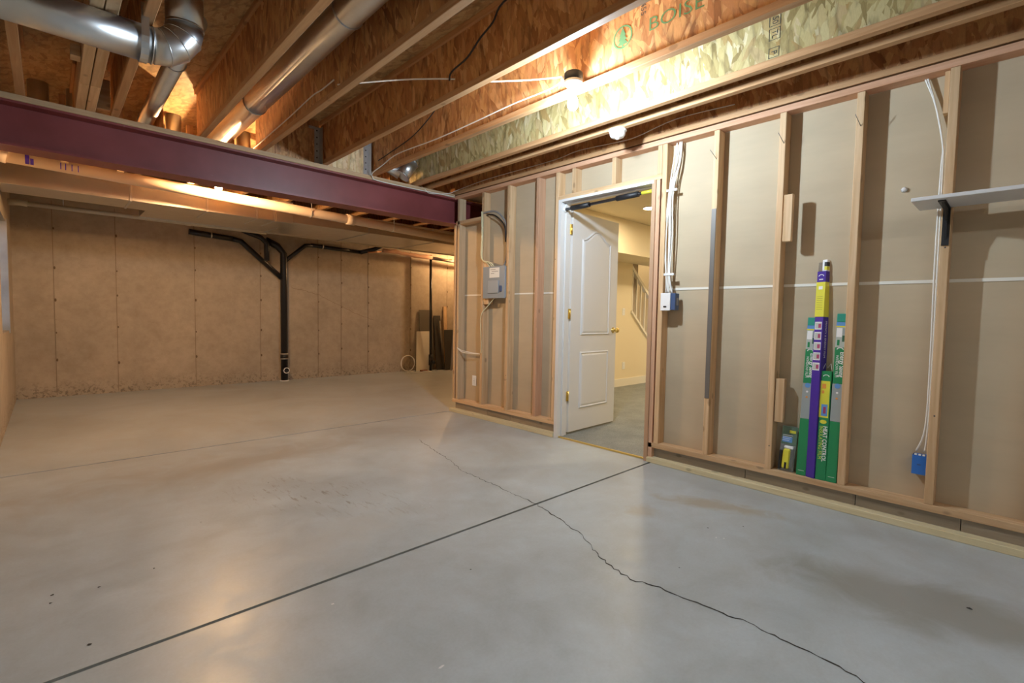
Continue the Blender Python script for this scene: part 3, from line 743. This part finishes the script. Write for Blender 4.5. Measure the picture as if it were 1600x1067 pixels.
tube('foam_wrap', P, [random.uniform(.03, .045) for _ in P], m_insul, d3, 12)
tube('pipe', [(5.38, 7.95, 2.19), (6.9, 7.95, 2.13)], .030, m_cableg, d3, 12)
for x in (4.05, 5.6): tube('copper_pipe', [(x, 7.93, 2.16), (x+.25, 7.93, 2.20)], .012, mat('copper', (.5, .25, .13), .4, 1), d3, 8)
for i, x in enumerate((2.35, 5.25)):
    pass

# lumber stubs between the beam and pipe
for i, x in enumerate((.10, .46, .98)):
    tag(box('lumber_stub', x, x+.05, 5.5, 5.56, 2.30, 2.84, wZ, None), ['short upright lumber stub, leftmost above the tan pipe', 'short upright lumber stub, middle one above the tan pipe', 'short upright lumber stub, nearest the warm bulb'][i], 'lumber')

# ================================================================== LIGHTS (bulbs are the things that shine)
def bulb_fixture(name, c, label, mb, box_m=m_black, size=1.0, group=None):
    x, y, z = c; o = thing(name, c, label, 'light')
    lathe('junction_box', [(0, 0), (.052, 0), (.054, -.004), (.054, -.045), (0, -.045)], (x, y, z), box_m, o, 20)
    lathe('lampholder', [(0, 0), (.054, 0), (.056, -.012), (.038, -.030), (.024, -.050), (.022, -.060), (0, -.060)], (x, y, z-.046), m_porc, o, 24)
    lathe('bulb', [(0, .0), (.014, -.002), (.016, -.02), (.026, -.040), (.031, -.062), (.028, -.084), (.016, -.100), (0, -.105)], (x, y, z-.107), mb, o, 20)
    return o
lf = bulb_fixture('bulb_fixture', (2.245, 1.88, 2.515), 'bare bright white bulb in porcelain holder mounted beside a joist', m_bulb)
box('mounting_ear', 2.245+.05, 2.305, 1.86, 1.90, 2.47, 2.50, m_black, lf)
bulb_fixture('bulb_fixture', (1.19, 5.30, 2.44), 'bare warm bulb half hidden behind the tan pipe', m_bulbw)
bulb_fixture('bulb_fixture', (6.065, 7.6, 2.44), 'warm bulb behind the stud wall lighting the leaning boards', m_bulbw2)
sl = thing('fill_strip', (.9, -1.9, 2.38), 'added fill light behind the viewpoint, long white tubes on the joists', 'light')  # unseen fill light, added to brighten the room with soft shadows
prism('housing', [(.80, 2.40), (.84, 2.438), (.96, 2.438), (1.0, 2.40), (.99, 2.40), (.955, 2.43), (.845, 2.43), (.81, 2.40)], -3.05, -.75, 'XZ', m_white, sl)
for x in (.87, .93): tube('fill_tube', [(x, -3.0, 2.405), (x, -.8, 2.405)], .013, m_fill, sl, 12)
for y in (-3.03, -.77): box('end_cap', .85, .95, y-.015, y+.015, 2.39, 2.43, m_white, sl)
sd = thing('smoke_detector', (2.974, 2.07, 2.40), 'round white smoke detector under the joist by the doorway', 'detector')
lathe('base', [(0, 0), (.062, 0), (.064, -.008), (.060, -.014), (0, -.014)], (2.974, 2.07, 2.4395), m_white_pl, sd, 28)
lathe('dome', [(0, 0), (.057, 0), (.054, -.022), (.046, -.036), (.022, -.042), (0, -.042)], (2.974, 2.07, 2.425), m_white_pl, sd, 28)
lathe('sensor_cap', [(0, 0), (.014, 0), (.012, -.010), (0, -.012)], (2.974, 2.07, 2.384), m_white_pl, sd, 14)

# ================================================================== CABLES
B = [(2.235, 1.93, 2.50), (2.285, 2.10, 2.510), (2.288, 2.437, 2.519), (2.288, 2.843, 2.511), (2.288, 3.331, 2.508), (2.288, 3.926, 2.526), (2.30, 4.214, 2.491), (2.285, 4.38, 2.45),
     (2.31, 4.432, 2.425), (2.363, 4.438, 2.402), (2.723, 4.438, 2.400), (3.122, 4.438, 2.408), (3.30, 4.438, 2.41)]
tag(cable('lamp_cable', B, .0048, m_cable), 'white cable running from the bright bulb along joist to the beam', 'cable')
tag(cable('lamp_cable', [(2.225, 1.90, 2.50), (2.1, 2.10, 2.502), (1.9, 2.344, 2.505), (1.83, 2.52, 2.555), (1.60, 2.66, 2.52), (1.36, 2.887, 2.49), (1.32, 2.98, 2.50)], .0048, m_cable), 'white cable crossing two joist bays left of the bright bulb', 'cable')
tag(cable('branch_cable', [(1.318, 3.03, 2.545), (1.310, 3.2, 2.535), (1.312, 3.363, 2.546), (1.31, 3.809, 2.522), (1.31, 4.40, 2.505), (1.31, 4.64, 2.50)], .0042, m_cable), 'white cable stapled along joist towards the beam, short run', 'cable')
tag(cable('black_cable', [(1.80, 1.7, 2.80), (1.80, 2.003, 2.775), (1.80, 2.089, 2.704), (1.80, 2.197, 2.661), (1.80, 2.312, 2.597), (1.80, 2.461, 2.568), (1.825, 2.52, 2.545)], .0055, m_black), 'black cable drooping down a joist web near top of photo', 'cable')
tag(cable('black_cable', [(2.20, 3.0, 2.82), (2.29, 3.314, 2.765), (2.295, 3.486, 2.688), (2.300, 3.731, 2.619), (2.300, 4.114, 2.57), (2.30, 4.3, 2.55)], .0045, m_black), 'black cable continuing along the joist beside the white cable', 'cable')
tag(cable('detector_cable', [(2.90, 4.50, 2.47), (2.93, 4.437, 2.41), (2.985, 4.436, 2.39), (3.207, 4.436, 2.43), (3.325, 4.41, 2.486), (3.335, 3.905, 2.515), (3.335, 3.018, 2.51), (3.335, 2.725, 2.53), (3.325, 2.332, 2.503), (3.30, 2.12, 2.49), (3.325, 1.811, 2.545), (3.335, 1.4, 2.53)], .0035, m_cable), 'thin white cable looping along the joist above the stud wall', 'cable')

# cable bundle to the switch box
def multi(name, label, strands, m, r=.0045, nm='strand'):
    o = thing(name, strands[0][-1], label, 'cable')
    for s in strands: cable(nm, s, r, m, o)
    return o
base = [(3.375, 1.805, 2.391), (3.368, 1.815, 2.25), (3.345, 1.845, 2.034), (3.35, 1.855, 1.709), (3.345, 1.845, 1.424), (3.35, 1.83, 1.292)]
strs = []
for k in range(5):
    strs.append([(x, y+(k-2)*.012*(1 if i not in (2, 4) else .6)+random.uniform(-.007, .007), z) for i, (x, y, z) in enumerate(base)])
cb = multi('cable_bundle', 'bundle of white cables hanging beside the doorway to a switch box', strs, m_cable, .0048)
for z in (2.045, 1.43): box('cable_stacker', 3.335, 3.352, 1.795, 1.885, z-.008, z+.008, m_white_pl, cb)
sw = thing('switch_box', (3.33, 1.81, 1.15), 'white switch plate on navy junction box beside the doorway', 'switch')
box('junction_box', 3.315, 3.375, 1.765, 1.835, 1.165, 1.288, m_navy, sw, .003)
box('switch_plate', 3.305, 3.315, 1.80, 1.878, 1.160, 1.290, m_white_pl, sw, .003)
box('toggle', 3.300, 3.305, 1.828, 1.85, 1.185, 1.195, m_black, sw)
box('box_slot', 3.335, 3.36, 1.7635, 1.765, 1.20, 1.255, m_cableg, sw)
# right-hand cable and blue box
multi('outlet_cable', 'pair of white cables running down the right-hand stud to the blue box',
      [[(3.40, .417+.01*k, 2.391), (3.40, .379, 2.242), (3.39, .340, 2.03), (3.375, .333+.006*k, 1.90), (3.365, .328+.012*k, 1.449), (3.37, .326+.008*k, .92), (3.37, .327+.01*k, .55), (3.385, .335+.035*k, .412)] for k in range(2)], m_cable, .0048)
bb = thing('outlet_box', (3.38, .34, .29), 'blue plastic electrical box low on the right-hand stud', 'electrical box')
bm = bmesh.new(); bx(bm, 3.355, 3.361, .322, .382, .293, .395); bx(bm, 3.361, 3.415, .322, .327, .293, .395); bx(bm, 3.361, 3.415, .377, .382, .293, .395); bx(bm, 3.361, 3.415, .322, .382, .293, .298); bx(bm, 3.361, 3.415, .322, .382, .390, .395)
link('box_body', bm, m_blue, bb)
for y in (.335, .352, .369): box('box_tab', 3.355, 3.368, y-.005, y+.005, .395, .402, m_white_pl, bb)
box('box_mark', 3.3535, 3.355, .345, .36, .343, .348, m_navy, bb)

# electrical panel
ep = thing('electrical_panel', (3.37, 3.78, 1.28), 'small grey breaker panel mounted between two studs', 'electrical panel')
box('enclosure', 3.320, 3.41, 3.603, 3.935, 1.285, 1.60, m_panelg, ep, .003)
box('cover', 3.312, 3.320, 3.600, 3.940, 1.278, 1.605, m_panelg, ep, .003)
box('panel_door', 3.303, 3.312, 3.685, 3.855, 1.33, 1.46, m_panelg2, ep, .004)
box('latch', 3.300, 3.312, 3.645, 3.672, 1.345, 1.405, m_navy, ep, .002)
lb = box('paper_label', 3.3105, 3.312, 3.682, 3.835, 1.49, 1.59, m_label, ep)
for k, (a, b) in enumerate(((3.82, 3.74), (3.80, 3.70), (3.81, 3.76))): box('label_print', 3.3100, 3.3105, b, a, 1.57-k*.02, 1.574-k*.02, m_ink, lb)
box('mounting_block', 3.335, 3.40, 3.875, 3.955, 1.22, 1.66, wZ, wr)
tag(cable('panel_cable', [(3.345, 3.99, 2.16), (3.335, 3.94, 2.175), (3.352, 3.803, 2.17), (3.36, 3.70, 2.095), (3.365, 3.64, 1.993), (3.36, 3.625, 1.80), (3.36, 3.64, 1.66), (3.36, 3.68, 1.60)], .010, m_cableg), 'thick grey cable arching over the breaker panel', 'cable')
tag(cable('panel_cable', [(3.36, 3.95, 2.15), (3.352, 3.85, 2.145), (3.36, 3.75, 2.09), (3.365, 3.67, 2.0), (3.37, 3.66, 1.85)], .007, m_black), 'black cable arching just under the thick grey one', 'cable')
multi('feeder_cable', 'yellowish cables stapled to the stud above the breaker panel', [[(3.32, 3.965+.01*k, 2.19), (3.322, 3.962+.01*k, 1.924), (3.322, 3.965+.008*k, 1.70), (3.325, 3.90-.03*k, 1.65), (3.35, 3.86-.03*k, 1.60)] for k in range(3)], m_cabley, .0045)
tag(cable('feeder_cable', [(3.35, 3.80, 1.28), (3.335, 3.88, 1.20), (3.322, 3.965, 1.12), (3.322, 3.978, 1.0), (3.322, 3.965, .80), (3.326, 3.972, .70)], .0045, m_cabley), 'yellowish cable leaving the bottom of the breaker panel down a stud', 'cable')
multi('loose_cable', 'white cable strung between end stud and next stud at knee height', [[(3.33, 4.392, .735), (3.345, 4.33, .69+.015*k), (3.36, 4.19, .68+.012*k), (3.37, 4.03, .685), (3.375, 3.99, .69)] for k in range(2)], m_cable, .0045)
outlet('wall_outlet', (3.419, 4.185, .375), 'X', 'white outlet set between the first two studs near the wall end')

# shelf on the right
sh = thing('wall_shelf', (3.2, -.1, 1.69), 'narrow white shelf fixed to the studs at right edge', 'shelf')
box('shelf_board', 3.06, 3.33, -.62, .412, 1.690, 1.708, m_white, sh, .002)
bk = prism('bracket', [(3.328, 1.50), (3.328, 1.689), (3.10, 1.689), (3.30, 1.62)], .296, .304, 'XZ', m_black, sh); bk['label'] = 'black metal shelf bracket'
box('bracket_plate', 3.322, 3.329, .287, .316, 1.50, 1.689, m_black, bk); box('bracket_arm', 3.10, 3.328, .287, .316, 1.684, 1.6895, m_black, bk)
lathe('drywall_plug', [(0, 0), (.016, 0), (.012, -.012), (0, -.016)], (3.4195, .492, 1.83), m_white, wr, 7, 'X')

# pull-up bar across the doorway
pb = thing('pull_up_bar', (3.38, 2.45, 2.06), 'dark pull-up bar with foam grips wedged across the doorway top', 'bar')
xb_ = 3.365; zb = lambda y: 2.057+(2.885-y)*.018
tube('bar', [(xb_, JL-.002, zb(JL)), (xb_, DR+.014, zb(DR))], .0125, mat('steel_bar', (.10, .10, .11), .25, .9), pb, 14)
for y0, y1 in ((2.80, 2.61), (2.33, 2.13)):
    tube('foam_grip', [(xb_, y0, zb(y0)), (xb_, y1, zb(y1))], .022, m_black, pb, 16)
tube('warning_label', [(xb_, 2.10, zb(2.1)), (xb_, 2.01, zb(2.01))], .0137, k_yellow, pb, 14)
for y in (JL-.004, DR+.006): lathe('end_cap', [(0, -.008), (.026, -.008), (.026, .008), (0, .008)], (xb_, y, zb(y)), m_white_pl, pb, 16, 'Y')

# ================================================================== PACKAGES between the studs
class Pack:
    """a carton standing on the bottom plate; local (u across, w deep, h up) leaned back against the drywall"""
    def __init__(s, name, label, y, x, wid, dep, h, lean, side=0, turnz=0):
        s.o = thing(name, (x, y, .1505), label, 'package'); s.y, s.x, s.wid, s.dep, s.h = y, x, wid, dep, h
        s.M = Matrix.Translation((x, y, .1505)) @ Matrix.Rotation(side, 4, 'X') @ Matrix.Rotation(lean, 4, 'Y') @ Matrix.Rotation(turnz, 4, 'Z')
    def add(s, name, m, u0, u1, w0, w1, h0, h1, bev=0, par=None):
        # u runs to viewer's right (-y), w towards the wall (+x)
        bm = bmesh.new(); bx(bm, w0, w1, -u1, -u0, h0, h1, bev); bmesh.ops.transform(bm, matrix=s.M, verts=bm.verts)
        return link(name, bm, m, par or s.o)
    def txt(s, name, str_, u, h, size, m, vertical=True, w=-.0010, par=None, sx=1, side=False, bold=0, align='LEFT'):
        R = s.M.to_3x3()
        if side: # on the right-hand side face: u is depth into wall
            org = s.M @ Vector((u, -s.wid/2-.0010, h)); right = R @ Vector((1, 0, 0))
        else:
            org = s.M @ Vector((w, -u, h)); right = R @ Vector((0, -1, 0))
        upv = R @ Vector((0, 0, 1))
        return text(name, str_, org, -upv if vertical else right, right if vertical else upv, size, m, par or s.o, align, sx, bold)
    def emblem(s, u, h, r, m=k_white, w=-.0012):
        bm = bmesh.new()
        for k in range(10):
            a0, a1 = PI*k/10, PI*(k+1)/10
            bm.faces.new([bm.verts.new((w, -(u+q*math.cos(a)), h+q*.7*math.sin(a))) for q, a in ((r, a0), (r, a1), (r*.72, a1), (r*.72, a0))])
        bmesh.ops.transform(bm, matrix=s.M, verts=bm.verts); link('emblem', bm, m, s.o)
def film(label, y, x, h, side):
    p = Pack('film_box', label, y, x, .054, .045, h, .055, side)
    W = .027
    p.add('carton', [k_green], -W, W, 0, .045, 0, h*.36, .002)
    p.add('carton_middle', k_grey, -W, W, 0, .045, h*.36, h*.585, .002)
    p.add('carton_upper', k_green, -W, W, 0, .045, h*.585, h*.80, .002)
    p.add('carton_photo', k_photo, -W, W, 0, .045, h*.80, h*.925, .002)
    p.add('carton_cap', k_teal, -W, W, 0, .045, h*.95, h, .002)
    p.add('carton_band', k_lblue if side > 0 else k_grey, -W, W, .0, .045, h*.925, h*.95)
    p.add('photo_window', k_white, -.024, .004, -.0006, 0, h*.862, h*.915); p.add('photo_view', k_dgrn, .006, .024, -.0006, 0, h*.835, h*.872)
    p.add('photo_view', k_grey, .006, .024, -.0006, 0, h*.876, h*.915); p.add('photo_plant', k_green, -.018, -.006, -.0006, 0, h*.812, h*.845)
    p.add('yellow_stripe', k_yellow if side > 0 else k_teal, -W, W, -.0006, 0, h*.92, h*.928)
    p.txt('lettering', 'Energy Saving', .013, h*.775, .034, k_white, sx=.80, bold=.0005)
    p.txt('lettering', 'WINDOW FILM', -.012, h*.755, .020, k_white, sx=.95)
    p.emblem(0, h*.788, .018); 
    for k, (c_, r) in enumerate(((k_lblue, .015), (k_white, .006), (k_orange, .006))):
        hh = h*(.572-.034*k-.006*(k > 0)); bm = bmesh.new(); vs = [bm.verts.new((-.0012, -(.0+r*math.cos(a)), hh+r*math.sin(a))) for a in [2*PI*j/16 for j in range(16)]]
        bm.faces.new(vs); bmesh.ops.transform(bm, matrix=p.M, verts=bm.verts); link('round_icon', bm, c_, p.o)
    p.add('small_print', k_white, -.016, .016, -.0006, 0, h*.03, h*.032)
    return p
film('tall green window film box with yellow stripe, left of the purple box', .908, 3.345, .975, .012)
film('tall green window film box at right against the stud', .745, 3.335, 1.0, .004)
p = Pack('film_box', 'tallest box, purple with yellow band, between the green boxes', .857, 3.338, .055, .05, 1.33, .048, -.004, math.radians(-20))
W, H = .0265, 1.33
p.add('carton', k_purple, -W, W, 0, .055, 0, .98, .002)
p.add('yellow_sleeve', k_yellow, -W-.0008, W+.0008, -.0008, .0558, .98, 1.19)
p.add('carton_cap', k_purple, -W, W, 0, .055, 1.19, 1.255, .001)
p.add('clear_tray', m_clear, -W, -.002, .006, .05, 1.255, 1.31, .003); p.add('tray_insert', k_white, -.003, W, .006, .05, 1.255, 1.325, .003)
p.add('insert_mark', m_black, .012, W+.0005, .004, .03, 1.285, 1.31); p.add('insert_mark', k_yellow, .012, W+.0005, .004, .03, 1.262, 1.283)
for k in range(5):
    h0 = .925-k*.062; p.add('step_picture', k_white, -.022, .020, -.0006, 0, h0-.022, h0+.024)
    p.add('step_picture_scene', k_photo, -.019, .017, -.0012, -.0006, h0-.018, h0+.020); p.add('step_picture_hand', k_red, .0, .016, -.0016, -.0012, h0-.012, h0+.012)
p.add('barcode', k_white, -.012, .012, -.0014, -.0008, 1.145, 1.165)
for k in range(8): p.add('small_print', m_ink, -.02, .016, -.0013, -.0008, 1.10-k*.011, 1.1012-k*.011)
p.txt('lettering', 'PRIVACY & ENERGY FILM', .027, .955, .020, k_white, side=True, sx=1.0)
p.emblem(0, 1.225, .017); p.add('small_print', k_white, -.012, .012, -.0013, -.0008, 1.203, 1.209)
q = Pack('film_box', 'shorter green and yellow heat control film box with wire loop', .800, 3.335, .056, .045, .655, .06, -.006)
W = .0275
q.add('carton', k_green, -W, W, 0, .045, 0, .655, .002); q.add('yellow_panel', k_yellow, -W, .022, -.0008, .0, .375, .595)
q.add('inset_picture', k_lblue, -.016, .016, -.0014, -.0008, .385, .455); q.add('inset_picture', k_red, -.006, .008, -.0018, -.0014, .40, .44)
q.add('inset_picture', k_orange, -.018, .002, -.0014, -.0008, .55, .578); q.add('inset_picture', k_orange, -.018, -.006, -.0014, -.0008, .52, .538)
q.txt('lettering', 'HEAT CONTROL', .010, .325, .030, k_white, sx=.93, bold=.0006)
q.txt('lettering', 'INSULATING FILM', -.011, .325, .027, k_lyel, sx=.93)
q.emblem(0, .622, .017); 
bm = bmesh.new(); bm.faces.new([bm.verts.new((-.0012, -(-.002+.018*math.cos(a)), .350+.012*math.sin(a))) for a in [2*PI*j/18 for j in range(18)]]); bmesh.ops.transform(bm, matrix=q.M, verts=bm.verts); link('oval_badge', bm, k_yellow, q.o)
tube('wire_loop', [q.M @ Vector(v) for v in ((.01, .026, .655), (.02, .012, .70), (.02, -.0, .675), (.02, -.015, .70), (.01, -.026, .655))], .0018, m_cable, q.o, 6)
b = Pack('blister_pack', 'small clear blister pack with green card and yellow tool', 1.0, 3.345, .09, .03, .285, .12, .03)
b.add('backing_card', k_green, -.044, .044, .022, .026, .17, .285, .001); b.add('backing_card', k_grey, -.044, .044, .022, .026, 0, .17, .001)
b.add('clear_shell', m_clear, -.046, .046, .016, .0205, 0, .29, .002)
b.add('card_badge', k_yellow, .0, .036, .0145, .0158, .245, .262); b.add('card_text', k_lblue, -.036, .02, .0145, .0158, .185, .22)
for k in range(4): b.add('small_print', k_white, -.036, .022-.006*k, .0138, .0144, .228-k*.011, .2305-k*.011)
b.add('tool_body', k_yellow, -.020, .022, -.006, .015, .02, .145, .008); b.add('tool_blade_housing', m_black, -.042, -.026, .0, .015, .01, .13, .004)
b.add('tool_notch', m_black, -.004, .008, -.0075, -.005, .02, .06); b.add('tool_roller', m_clear, .020, .042, -.004, .015, .03, .15, .006)
b.add('tool_top', k_white, -.018, .036, -.002, .012, .145, .165, .005)

# ================================================================== leaning boards and coil at the far right
def leaning(name, label, x, wid, h, yb, yt, m, th=.012, skew=0, cat='board'):
    bm = bmesh.new(); A = [(x-wid/2, yb, 0.001), (x+wid/2, yb, 0.001), (x+wid/2+skew, yt, h), (x-wid/2+skew, yt, h)]
    v0 = [bm.verts.new(p) for p in A]; v1 = [bm.verts.new((p[0], p[1]+th, p[2])) for p in A]
    bm.faces.new(v0); bm.faces.new(v1[::-1])
    for i in range(4): bm.faces.new((v0[i], v0[(i+1) % 4], v1[(i+1) % 4], v1[i]))
    return tag(link(name, bm, m), label, cat)
leaning('leaning_board', 'white board leaning on the back wall behind slim black pipe', 5.29, .34, .77, 8.04, 8.13, m_wboard, skew=.06)
leaning('leaning_board', 'tall olive-grey panel behind the white leaning board', 5.42, .31, 1.19, 8.10, 8.185, m_gboard)
leaning('leaning_board', 'dark panel leaning right of the white board', 5.668, .165, 1.08, 8.02, 8.19, m_dboard, skew=.02)
leaning('leaning_board', 'second dark panel, further right in the corner stack', 5.82, .22, .80, 7.90, 8.02, m_dboard, skew=.04)
leaning('leaning_strip', 'narrow shiny metal strip leaning amid the dark panels', 5.73, .035, .98, 7.97, 8.10, m_galv2, skew=-.03, cat='strip')
leaning('leaning_board', 'cream lumber offcut on top of the corner stack', 5.83, .075, 1.27, 8.04, 8.18, wZ, .03, skew=.05)
leaning('leaning_strip', 'pale grey strip leaning at the stack edge nearest stud wall', 5.76, .035, .98, 7.78, 7.87, m_cableg, skew=.13, cat='strip')
P = []
for k in range(60):
    a = 2*PI*k/22; P.append((4.98+(.15+.006*math.sin(k))*math.cos(a), 8.13-.02*k/60, .16+.15*math.sin(a)))
P += [(5.05, 8.0, .02), (4.8, 7.9, .01), (5.15, 7.8, .01), (5.35, 7.85, .01), (5.2, 7.95, .012)]
tag(tube('cable_coil', P, .007, m_cable, None, 6), 'coil of white cable leaning on wall beside the white board', 'cable')
tag(box('brick_scrap', 5.17, 5.32, 7.955, 8.0, 0.001, .03, mat('scrap_brown', (.25, .09, .05), .8), None, .004), 'small reddish scrap at foot of the white leaning board', 'scrap')

for nm, g in (('film_box', 'window film boxes between the studs'), ('leaning_board', 'boards leaning in the far corner'), ('recessed_light', 'recessed lights in the finished room'),
              ('duct_boot', 'duct boots above the tan pipe'), ('lumber_stub', 'lumber stubs above the tan pipe'), ('bulb_fixture', 'bare bulb fixtures on the joists'), ('wall_outlet', 'wall outlets'),
              ('lamp_cable', 'white cables on the joists'), ('black_cable', 'black cables on the joists')):
    for o in C.objects:
        if o.parent is None and o.name.split('.')[0] == nm: o['group'] = g
